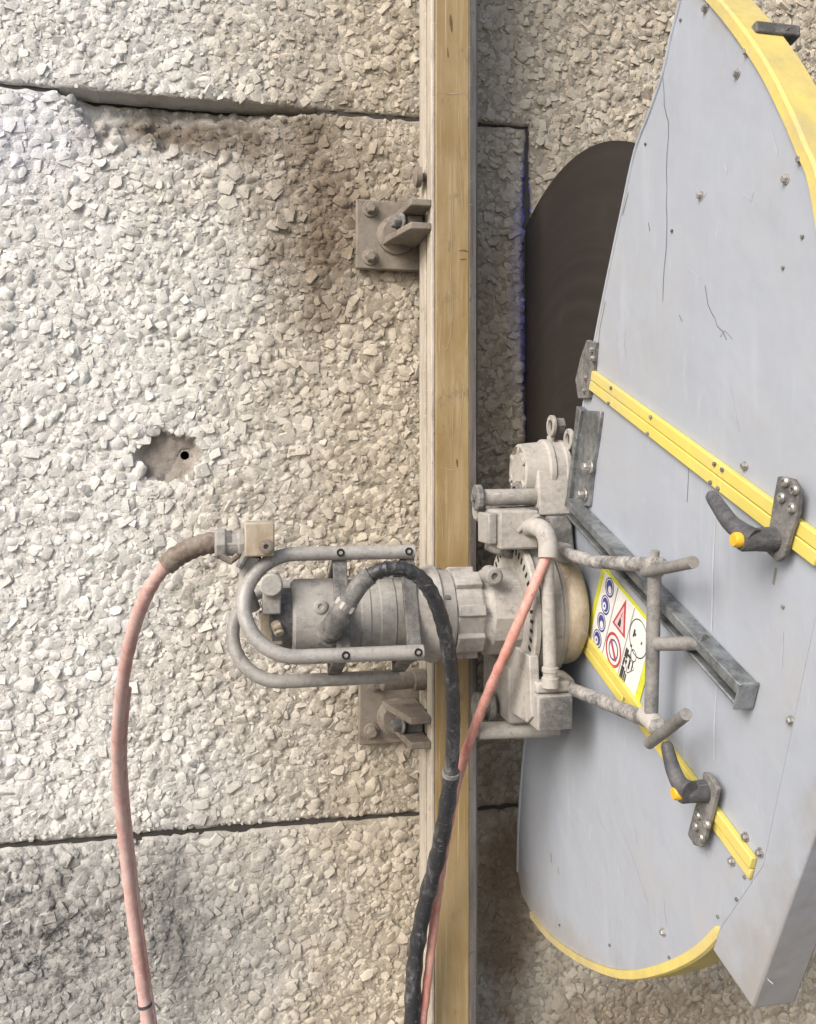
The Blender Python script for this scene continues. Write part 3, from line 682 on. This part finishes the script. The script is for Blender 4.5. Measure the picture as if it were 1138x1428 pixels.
# water block with elbow, upright pipe, lower block
a, b = W(697, 712, 0.30), W(752, 766, 0.30)
part('water_block', MB().abox(a.x, b.x, 0.235, 0.30, b.z, a.z), 'metal_light', saw, 0.003)
part('water_block_lid', MB().abox(a.x - 0.012, a.x - 0.0005, 0.245, 0.292, b.z + 0.006, a.z - 0.004), 'metal', saw, 0.002)
part('water_elbow', MB().tube(spline([W(738, 736, 0.298), W(748, 735, 0.318), W(759, 742, 0.332), W(764, 758, 0.340), W(764, 778, 0.343)], 5), [0.011] * 6 + [0.0115] * 15, 16), 'metal_light', saw)
part('block_clip', MB().tube([W(722, 742, 0.30), W(735, 728, 0.302), W(752, 719, 0.302)], 0.003, 8), 'metal', saw)
t0, t1 = W(763, 772, 0.335), W(763, 944, 0.345); t1.x = t0.x
part('water_pipe', MB().tube([t0, t1], 0.0078, 18), 'metal_light', saw)
part('pipe_collar', MB().lathe(t1 + Vector((0, 0, 0.012)), (0, 0, -1), [(0, 0.0085), (0.001, 0.0097), (0.006, 0.0097), (0.007, 0.0085), (0.012, 0.0085), (0.013, 0.010), (0.024, 0.010)], 20), 'metal_light', saw)
a, b = W(750, 971, 0.350), W(799, 1018, 0.350)
part('pivot_block', MB().abox(a.x, b.x, 0.235, 0.350, b.z, a.z), 'metal', saw, 0.003)
part('block_end_plate', MB().abox(a.x + 0.0015, b.x - 0.0015, 0.3502, 0.353, b.z + 0.0015, a.z - 0.0015), 'metal_dark', saw, 0.001)
part('pivot_yoke', MB().abox(a.x + 0.001, b.x + 0.0, 0.315, 0.343, a.z + 0.0005, a.z + 0.014), 'metal_light', saw, 0.003)
# handle frame standing out in front of the guard
def ft(name, pts, r, mat='tube'): return part(name, MB().tube(pts, r, 16), mat, saw)
k1, k2, k3 = X(913, 797, 0.393), X(908, 1004, 0.393), X(786, 771, 0.391)
k4 = X(787, 957, 0.391)
ft('frame_arm', [k3, k3 * 0.6 + k1 * 0.4 + Vector((0, 0, -0.003)), X(922, 788, 0.393)], 0.0074, 'caked')
ft('frame_arm', [k4, k4 * 0.6 + k2 * 0.4, X(917, 1010, 0.393)], 0.0076, 'caked')
part('arm_knuckle', MB().lathe(k3 + Vector((0, 0.014, 0)), (0, -1, 0), [(0, 0.010), (0.003, 0.0125), (0.018, 0.0125), (0.021, 0.010)], 20), 'metal', saw)
part('arm_knuckle', MB().lathe(k4 + Vector((-0.002, 0.016, 0.004)), (0, -1, -0.1), [(0, 0.011), (0.003, 0.0135), (0.022, 0.0135), (0.026, 0.010)], 20), 'metal_light', saw)
ft('frame_upright', [k1 + Vector((0, 0, 0.004)), k2], 0.0066, 'frame')
ft('frame_spur', [X(916, 898, 0.393), X(984, 897, 0.414)], 0.0066, 'frame')
part('spur_collar', MB().lathe(X(980, 897, 0.413), X(984, 897, 0.414) - X(916, 898, 0.393), [(0, 0.0078), (0.004, 0.0078)], 18), 'metal_dark', saw)
ft('cross_handle', [X(900, 798, 0.388), X(930, 792, 0.386), X(967, 784, 0.384)], 0.0054, 'frame')
ft('cross_handle', [X(905, 1037, 0.390), X(930, 1018, 0.385), X(957, 996, 0.378)], 0.0054, 'frame')
part('frame_joint', MB().lathe(X(912, 790, 0.393), (0, -0.2, 1), [(-0.008, 0.0095), (0.006, 0.0095), (0.008, 0.0075), (0.010, 0.004), (0.016, 0.004)], 18), 'metal', saw)
part('frame_joint', MB().lathe(k2, (0, -1, -0.2), [(-0.012, 0.0095), (0.010, 0.0095), (0.012, 0.008)], 20), 'metal_light', saw)

# blade with segmented rim
BC = Vector((XB, -0.180, -0.004)); BR = 0.432
mb = MB(); n = 180; th = 0.0022
rad = [BR] * n
pts = [Vector((0, -math.cos(2 * math.pi * k / n) * rad[k], math.sin(2 * math.pi * k / n) * rad[k])) for k in range(n)]
vs = [BC + p - Vector((th, 0, 0)) for p in pts] + [BC + p + Vector((th, 0, 0)) for p in pts]
fs = [tuple(range(n)), tuple(range(2 * n - 1, n - 1, -1))] + [((k + 1) % n, k, n + k, n + (k + 1) % n) for k in range(n)]
mb.add(vs, fs); part('blade', mb, 'blade', saw)
part('blade_flange', lx([(0.4278, 0.040), (0.430, 0.044), (0.4495, 0.044)], 0.19, 0.0, 40), 'metal_dark', saw)

# ------------------------------------------------------------------ the blade guard
guard = thing('blade_guard', 'large lavender grey half-round blade guard with yellow rim and straps', 'blade guard', (XG + GT / 2, -0.40, -0.40))
def GP(h, z): return Vector((XG, -h, z))
rim_px = [(968, -26), (990, -4), (1016, 26), (1043, 62), (1070, 104), (1097, 158), (1120, 212), (1138, 262)]
rim_a = [G(*p) for p in rim_px]
rim_b = [GP(h, z) for h, z in ((0.746, 0.13), (0.760, 0.04), (0.762, -0.06), (0.750, -0.16), (0.722, -0.255), (0.675, -0.335))]
rim_c = [G(*p) for p in [(1045, 1255), (1004, 1296), (972, 1326), (930, 1347), (885, 1357), (848, 1352), (806, 1333), (768, 1305), (742, 1274)]]
rim = spline(rim_a + rim_b + rim_c, 6); NA = (len(rim_a) + 3) * 6; NC = (len(rim_a) + len(rim_b) + 1) * 6
edge_px = [(727, 1247), (722, 1215), (724, 1140), (732, 1040), (745, 960), (770, 830), (795, 690), (812, 580), (829, 482), (846, 396), (868, 292), (886, 210), (905, 160), (924, 105), (936, 52), (949, 2)]
edge = [G(*p) for p in edge_px]
outline = rim + edge
gp = part('side_panel', MB().prism(outline, (0.003, 0, 0)), 'guard', guard, 0.0008)
part('side_panel', MB().prism([p + Vector((GT - 0.003, 0, 0)) for p in outline], (0.003, 0, 0)), 'guard', guard)
# rim sheet and its lip
cen = GP(0.19, -0.01)
for seg_ in (rim[:NA], rim[NC:]):
    mb = MB(); vs = []; fs = []
    for i, p in enumerate(seg_):
        tg = seg_[min(i + 1, len(seg_) - 1)] - seg_[max(i - 1, 0)]; d = tg.cross(EN).normalized()
        if d.dot(p - cen) < 0: d = -d
        for (off, out) in ((-0.0035, -0.003), (-0.0035, 0.0055), (-0.0005, 0.0070), (GT - 0.003, 0.0070), (GT - 0.003, 0.0045), (0.0005, 0.0045), (0.0005, -0.003)):
            vs.append(p + d * out + Vector((off, 0, 0)))
    K = 7
    for i in range(len(seg_) - 1):
        for k in range(K):
            k2 = (k + 1) % K; fs.append((i * K + k, i * K + k2, (i + 1) * K + k2, (i + 1) * K + k))
    fs += [tuple(range(K)), tuple(range((len(seg_) - 1) * K + K - 1, (len(seg_) - 1) * K - 1, -1))]
    mb.add(vs, fs); ro = part('rim', mb, 'yellow_rim', guard, 0, 25)
    bmt = bmesh.new(); bmt.from_mesh(ro.data); bmesh.ops.recalc_face_normals(bmt, faces=bmt.faces); bmt.to_mesh(ro.data); bmt.free()
# bright thin edge along the wall side
part('edge_lip', MB().tube([p + Vector((0.0005, 0, 0)) for p in spline(edge[1:], 4)], 0.0028, 8), 'guard', guard)
# boxed corner
BO = 0.0042
bpx = [G(1063, 1205, BO), G(1003, 1294, BO), G(993, 1324, BO), G(1050, 1407, BO)]
far = bpx[3] + E2 * 0.50
bpoly = bpx + [far, far - E1 * 0.085, ]
part('corner_box', MB().prism(bpoly, (GT + BO, 0, 0)), 'guard', guard, 0.002)
# yellow straps
def strap(p, q, w_, t_, name='strap', mat='yellow', off=0.0):
    d = (q - p).normalized(); s = Vector((0, -d.z, d.y)) if True else None
    s = d.cross(EN).normalized()
    c = (p + q) / 2 + EN * (t_ / 2 + off)
    return part(name, MB().box(c, d * ((q - p).length / 2), s * (w_ / 2), EN * (t_ / 2)), mat, guard, min(0.0012, t_ * 0.3))
s0, s1 = G(829, 530), G(1150, 770)
sd = (s1 - s0).normalized(); sn = sd.cross(EN).normalized()
strap(s0 + sn * 0.0062, s1 + sn * 0.0062, 0.0118, 0.006); strap(s0 - sn * 0.0062, s1 - sn * 0.0062, 0.0118, 0.006)
mb = MB()
for f in (0.14, 0.37, 0.66, 0.69, 0.9):
    for sg in (1, -1): mb.hexbolt(s0.lerp(s1, f) + sn * 0.009 * sg + EN * 0.006, EN, 0.0022, 0.002, False)
part('strap_rivet', mb, 'metal_dark', guard)
l0, l1 = G(806, 877), G(1053, 1212)
ld = (l1 - l0).normalized(); ln = ld.cross(EN).normalized()
strap(l0 + ln * 0.0062, l0.lerp(l1, 0.37) + ln * 0.0062, 0.0118, 0.006); strap(l0 - ln * 0.0062, l1 - ln * 0.0062, 0.0118, 0.006)
strap(l0.lerp(l1, 0.375) + ln * 0.0055, l1 + ln * 0.0055, 0.0105, 0.004)
# galvanised strut channel
c0, c1 = G(806, 706), G(1054, 968)
cd = (c1 - c0).normalized(); cn = cd.cross(EN).normalized()
if cn.z < 0: cn = -cn
prof = [(-.0125, 0), (.0115, 0), (.0115, .018), (.001, .018), (.001, .004), (-.0090, .004), (-.0090, .015), (-.0125, .015)]
part('strut_channel', MB().prism([c0 + cn * a + EN * (b + 0.0008) for a, b in prof], c1 - c0), 'galv', guard, 0.0012)
part('channel_end_plate', MB().box(c1 + cd * 0.0015 + EN * 0.0100, cd * 0.0013, cn * 0.0128, EN * 0.0092), 'galv', guard, 0.001)
# galvanised mounting angle and the riveted plate at the guard's edge
def gpoly(name, px, t_, mat, off=0.0, bev=0.0012, parent=None): return part(name, MB().prism([G(u, v, off) for u, v in px], EN * t_), mat, parent or guard, bev)
gpoly('mounting_angle', [(818, 572), (843, 574), (838, 612), (831, 655), (826, 706), (800, 706), (806, 650), (811, 612)], 0.005, 'galv')
gpoly('angle_flange', [(814, 566), (820, 572), (812, 625), (803, 704), (798, 704), (806, 640)], 0.010, 'galv')
for (u, v) in ((824, 651), (816, 690)): part('bolt', MB().hexbolt(G(u, v, 0.005), EN, 0.0058, 0.008), 'steel', guard, 0.0006)
gpoly('edge_plate', [(824, 474), (836, 478), (832, 520), (826, 556), (812, 556), (808, 530), (815, 500)], 0.006, 'metal_dark')
for (u, v) in ((827, 488), (828, 500), (818, 527), (816, 545)): part('rivet', MB().hexbolt(G(u, v, 0.006), EN, 0.0030, 0.004, False), 'steel', guard)
# toggle latches
def latch(plate, tube_, capc, lever, rivets, tlen):
    gpoly('latch_plate', plate, 0.005, 'metal_dark', 0.0075)
    a = G(*tube_, 0.012); b = a + EN * tlen
    part('latch_tube', MB().lathe(a, EN, [(0, 0.0085), (0.001, 0.0100), (tlen * .55, 0.0092), (tlen - 0.002, 0.0092), (tlen, 0.0080)], 22), 'lever', guard)
    part('latch_cap', MB().lathe(b, EN, [(0, 0.0062), (0.004, 0.0060), (0.006, 0.0048)], 18), 'cap', guard)
    L = spline([X(u, v, x_) for u, v, x_ in lever], 6); n_ = len(L); rs = [0.0086 - 0.0032 * k / (n_ - 1) for k in range(n_)]; rs[-1] *= 0.55; rs[-2] *= 0.92
    part('latch_lever', MB().tube(L, rs, 14), 'lever', guard)
    for (u, v) in rivets: part('rivet', MB().lathe(G(u, v, 0.0125), EN, [(0, 0.0042), (0.002, 0.0042), (0.0035, 0.003), (0.0035, 0.0016), (0.002, 0.0014), (0.002, 0.0001)], 14, False), 'steel', guard)
latch([(1092, 664), (1112, 668), (1122, 684), (1119, 716), (1108, 748), (1101, 775), (1091, 784), (1073, 767), (1080, 735), (1087, 690)], (1080, 752), None,
      [(1052, 752, 0.392), (1035, 742, 0.388), (1018, 728, 0.386), (1003, 707, 0.386), (990, 688, 0.386)], [(1097, 672), (1110, 683), (1092, 694), (1106, 708)], 0.030)
latch([(987, 1076), (994, 1078), (1007, 1099), (1000, 1128), (994, 1150), (985, 1181), (974, 1178), (965, 1163), (975, 1126), (984, 1100)], (984, 1103), None,
      [(962, 1103, 0.392), (949, 1094, 0.389), (940, 1076, 0.387), (934, 1056, 0.387), (929, 1034, 0.387)], [(975, 1137), (972, 1152), (988, 1149), (980, 1168)], 0.026)
# loose bolts over the panel
for (u, v, big) in ((1043, 72, 1), (1029, 103, 1), (978, 273, 1), (1097, 250, 1), (1118, 222, 1), (1040, 650, 1), (1104, 1005, 1), (1123, 1025, 1), (926, 1300, 1), (1022, 1201, 1), (1041, 1167, 1),
                    (1061, 1189, 1), (1039, 1223, 0), (1028, 1254, 0), (985, 12, 1), (950, 28, 0), (901, 201, 0), (938, 322, 0), (1093, 373, 0), (1120, 330, 0), (1093, 846, 0), (781, 1290, 0), (851, 1318, 0), (934, 1335, 0), (1002, 1278, 0), (1100, 40, 0)):
    p = G(u, v, 0.0 if u < 1090 or v < 1000 else 0.0)
    part('panel_bolt', MB().hexbolt(p, EN, 0.0029 if big else 0.0016, 0.0032 if big else 0.002, bool(big)), 'steel' if big else 'metal_dark', guard)
# catch on the rim
part('rim_catch', MB().box(X(1079, 47, 0.452), E1 * 0.006 + E2 * 0.004, E2 * 0.0045 - E1 * 0.0025, (0.021, 0, 0)), 'metal_dark', guard, 0.0015)
part('rim_catch', MB().box(X(1150, 215, 0.452), E1 * 0.008, E2 * 0.0045, (0.022, 0, 0)), 'metal_dark', guard, 0.0015)
# cracks in the paint and pale runs
def ribbon(name, px, w_, mat, off=0.0004):
    pts = [G(u, v, off) for u, v in px]; vs = []; fs = []
    for i, p in enumerate(pts):
        d = (pts[min(i + 1, len(pts) - 1)] - pts[max(i - 1, 0)]).normalized(); s = d.cross(EN).normalized() * (w_ / 2 * (0.6 + 0.6 * random.random()))
        vs += [p + s, p - s]
    for i in range(len(pts) - 1): fs.append((2 * i, 2 * i + 1, 2 * i + 3, 2 * i + 2))
    return part(name, MB().add(vs, fs), mat, guard)
M['hairline'] = plain('dark crack', (0.15, 0.15, 0.16), 0.8)
M['run'] = plain('pale lime run', (0.50, 0.51, 0.55), 0.5)
ribbon('crack', [(923, 95), (926, 130), (926, 146), (929, 160), (932, 170), (932, 190), (930, 215), (929, 240), (930, 262), (929, 285), (930, 308), (929, 345), (926, 375), (925, 392), (924, 420)], 0.0010, 'hairline')
ribbon('crack', [(983, 398), (985, 410), (987, 424), (993, 438), (997, 444), (1000, 455), (1008, 462), (1013, 474)], 0.0008, 'hairline')
ribbon('crack', [(1004, 470), (1011, 461), (1021, 473)], 0.0007, 'hairline')
ribbon('crack', [(947, 439), (951, 448)], 0.0008, 'hairline'); ribbon('crack', [(904, 310), (906, 322)], 0.0013, 'hairline'); ribbon('crack', [(768, 1190), (769, 1203)], 0.0016, 'hairline'); ribbon('crack', [(778, 1208), (779, 1219)], 0.0014, 'hairline')
ribbon('paint_run', [(998, 688), (997, 730), (994, 790), (993, 850), (992, 880)], 0.0022, 'run')
ribbon('paint_run', [(1000, 912), (999, 960), (996, 1010), (996, 1060)], 0.0018, 'run')

M['scuff'] = plain('rubbed pale paint', (0.43, 0.45, 0.51), 0.6)
M['grime'] = plain('dried brown slurry', (0.24, 0.215, 0.185), 0.8)
for px, w_ in (([(858, 1140), (880, 1190), (903, 1258)], .0022), ([(852, 1100), (868, 1130)], .003), ([(885, 1150), (888, 1176)], .002), ([(925, 1252), (928, 1290)], .002), ([(972, 262), (978, 280), (985, 268)], .002),
               ([(1010, 228), (1014, 240)], .004), ([(1036, 270), (1048, 280), (1050, 268)], .002), ([(892, 462), (897, 490)], .0045), ([(870, 472), (872, 496)], .002), ([(960, 372), (975, 388)], .002), ([(1092, 880), (1090, 930)], .002),
               ([(948, 980), (950, 1060)], .002), ([(1052, 1340), (1062, 1352)], .003), ([(1070, 1365), (1078, 1372)], .002), ([(830, 1120), (842, 1160)], .002), ([(1075, 180), (1084, 215)], .003), ([(905, 92), (903, 120)], .0016), ([(1018, 540), (1030, 600)], .0014)):
    ribbon('scuff', px, w_ * 0.7, 'scuff')
for px, w_ in (([(960, 628), (960, 660), (958, 700)], .0012), ([(1082, 792), (1080, 804), (1078, 815)], .003), ([(832, 505), (836, 460), (844, 420)], .0018), ([(868, 300), (876, 268)], .0018)):
    ribbon('slurry_streak', px, w_, 'grime')

# warning sticker on the guard
st = thing('warning_sticker', 'white safety sticker with lime border, blue circles and red triangle on the guard', 'sticker', G(865, 880, 0.001))
SO = G(819, 886)                                   # lower left corner
SU = G(842, 786) - SO                              # up the left edge
SV = G(890, 990) - SO                              # along the lower edge
def S(a, b, off): return SO + SV * a + SU * b + EN * off
def sp(name, uv, mat, off, t_=0.0003, parent=None): return part(name, MB().prism([S(a, b, off) for a, b in uv], EN * t_), mat, parent or st)
part('backing', MB().prism([S(0, 0, 0.0006), S(1, 0, 0.0006), S(1, 1.0, 0.0006), S(0, 1.0, 0.0006)], EN * 0.0006), 'lime', st)
sp('sheet', [(0.07, 0.045), (0.93, 0.045), (0.93, 0.955), (0.07, 0.955)], 'white', 0.0013)
for a in (0.33, 0.63): sp('divider', [(a - .005, .05), (a + .005, .05), (a + .005, .95), (a - .005, .95)], 'metal', 0.0017)
ru = SU.length; rv = SV.length; VH = SV.normalized(); UH = (SU - VH * SU.dot(VH)).normalized()
def disc(name, a, b, r, mat, off, ring=0, k=28):
    c = S(a, b, off); mb = MB(); out = [c + (VH * math.cos(2 * math.pi * i / k) + UH * math.sin(2 * math.pi * i / k)) * r for i in range(k)]
    if ring:
        inn = [c + (p - c) * (1 - ring) for p in out]; mb.add(out + inn, [(i, (i + 1) % k, k + (i + 1) % k, k + i) for i in range(k)])
    else: mb.add(out, [tuple(range(k))])
    return part(name, mb, mat, st)
for i, b in enumerate((0.14, 0.375, 0.61, 0.845)):
    disc('blue_symbol', 0.20, b, 0.0118, 'navy', 0.0018)
    disc('pictogram', 0.20, b + 0.005, 0.0098, 'white', 0.00195, 0.13)
    disc('pictogram', 0.215 if i % 2 else 0.19, b - 0.02, 0.0046, 'white', 0.0020, 0 if i % 2 else 0.55)
tri = [(0.37, 0.53), (0.60, 0.53), (0.485, 0.93)]
sp('triangle', tri, 'signred', 0.0017); sp('triangle_field', [(0.405, 0.562), (0.565, 0.562), (0.485, 0.84)], 'pink', 0.0021)
sp('pictogram', [(0.46, 0.585), (0.505, 0.585), (0.50, 0.66), (0.475, 0.69)], 'ink', 0.0025); sp('pictogram', [(0.48, 0.71), (0.50, 0.705), (0.488, 0.77)], 'signred', 0.0025)
disc('prohibition_ring', 0.48, 0.26, 0.0205, 'signred', 0.0018, 0.17); disc('pictogram', 0.48, 0.26, 0.0125, 'navy', 0.0018, 0.18)
sp('prohibition_bar', [(0.40, 0.33), (0.42, 0.355), (0.565, 0.19), (0.545, 0.165)], 'signred', 0.0019)
disc('blade_outline', 0.78, 0.70, 0.0215, 'ink', 0.0018, 0.06); disc('arrow_outline', 0.775, 0.475, 0.007, 'ink', 0.0018, 0.16)
for (a0, b0, a1, b1) in ((.70, .66, .72, .75), (.72, .69, .74, .72), (.83, .68, .845, .71), (.70, .53, .725, .56),
                         (.655, .36, .70, .47), (.705, .40, .75, .43), (.655, .25, .675, .345), (.69, .30, .71, .345), (.655, .08, .70, .24), (.71, .095, .725, .22), (.735, .095, .75, .2), (.74, .28, .76, .40), (.79, .30, .80, .42)):
    sp('text_line', [(a0, b0), (a1, b0), (a1, b1), (a0, b1)], 'ink', 0.0018)
disc('outline_frame', 0.745, 0.34, 0.0125, 'ink', 0.00205, 0.08, 4)

# ------------------------------------------------------------------ hoses
def hose(name, label, pts, r, mat, n=10):
    P = spline(pts, n); rr = [r * (1 + 0.05 * math.sin(i * 1.7) + 0.04 * random.uniform(-1, 1)) for i in range(len(P))]
    root = thing(name, label, 'hose', P[-1])
    part('hose_tube', MB().tube(P, rr, 18), mat, root); return root, P
h1, P1 = hose('water_hose', 'faded red hose hanging down the left of the wall from the motor coupling',
     [W(262, 768, 0.272), W(236, 785, 0.265), W(210, 818, 0.25), W(188, 872, 0.22), W(172, 945, 0.17), W(164, 1030, 0.115), W(166, 1100, 0.075), W(175, 1190, 0.05), W(184, 1270, 0.045), W(194, 1345, 0.05), W(206, 1428, 0.055), W(222, 1530, 0.06)], 0.0082, 'red')
sl = spline([W(316, 757, 0.275), W(296, 757, 0.276), W(272, 763, 0.273), W(248, 775, 0.268), W(232, 788, 0.264)], 6)
part('wrapped_sleeve', MB().tube(sl, [0.0125 + 0.0008 * math.sin(i * 2.1) for i in range(len(sl))], 16), 'brown', h1)
part('hose_clamp', MB().lathe(W(314, 757, 0.275), (1, 0, 0), [(0, 0.0145), (0.0075, 0.0145)], 20), 'metal_dark', h1)
part('hose_ferrule', MB().lathe(W(328, 758, 0.275), (-1, 0, 0), [(-0.006, 0.0145), (0.014, 0.0145), (0.016, 0.012)], 16), 'metal', h1)
part('cable_tie', MB().lathe(P1[97], P1[98] - P1[96], [(-0.002, 0.0098), (0.002, 0.0098)], 16), 'lever', h1)
# pale second line taped to the red hose
L2 = [p + Vector((0.0080, 0.004, 0)) for p in P1[42:]]
part('pilot_line', MB().tube(L2, 0.0042, 10), 'red', h1)
h2, P2 = hose('hydraulic_hose', 'thick black hose arching over the motor and hanging in front of the rail',
     [W(484, 842, 0.331), W(505, 812, 0.334), W(530, 796, 0.338), W(560, 793, 0.340), W(589, 809, 0.338), W(610, 846, 0.332), W(624, 900, 0.318), W(631, 965, 0.295), W(631, 1040, 0.268), W(626, 1105, 0.245), W(612, 1185, 0.215), W(592, 1265, 0.190), W(579, 1340, 0.175), W(574, 1428, 0.17), W(570, 1540, 0.17)], 0.0088, 'black')
part('rubber_sleeve', MB().tube(P2[0:16], 0.0108, 16), 'metal_dark', h2)
part('abrasion_sleeve', MB().tube(P2[86:141], [0.0106 + 0.0008 * math.sin(i * 1.3) + random.uniform(-.0004, .0004) for i in range(55)], 18), 'black', h2)
part('hose_clip', MB().lathe(P2[86], P2[87] - P2[85], [(-0.0025, 0.0113), (0.0025, 0.0113)], 18), 'metal_dark', h2)
h3, P3 = hose('coolant_hose', 'thin faded red hose slanting from the water elbow across the rail behind the black hose',
     [W(764, 772, 0.343), W(752, 800, 0.342), W(732, 848, 0.338), W(706, 908, 0.322), W(680, 968, 0.290), W(656, 1030, 0.250), W(638, 1090, 0.215), W(624, 1160, 0.190), W(614, 1225, 0.178), W(605, 1290, 0.172), W(597, 1360, 0.168), W(587, 1440, 0.165), W(572, 1530, 0.155)], 0.0060, 'salmon')
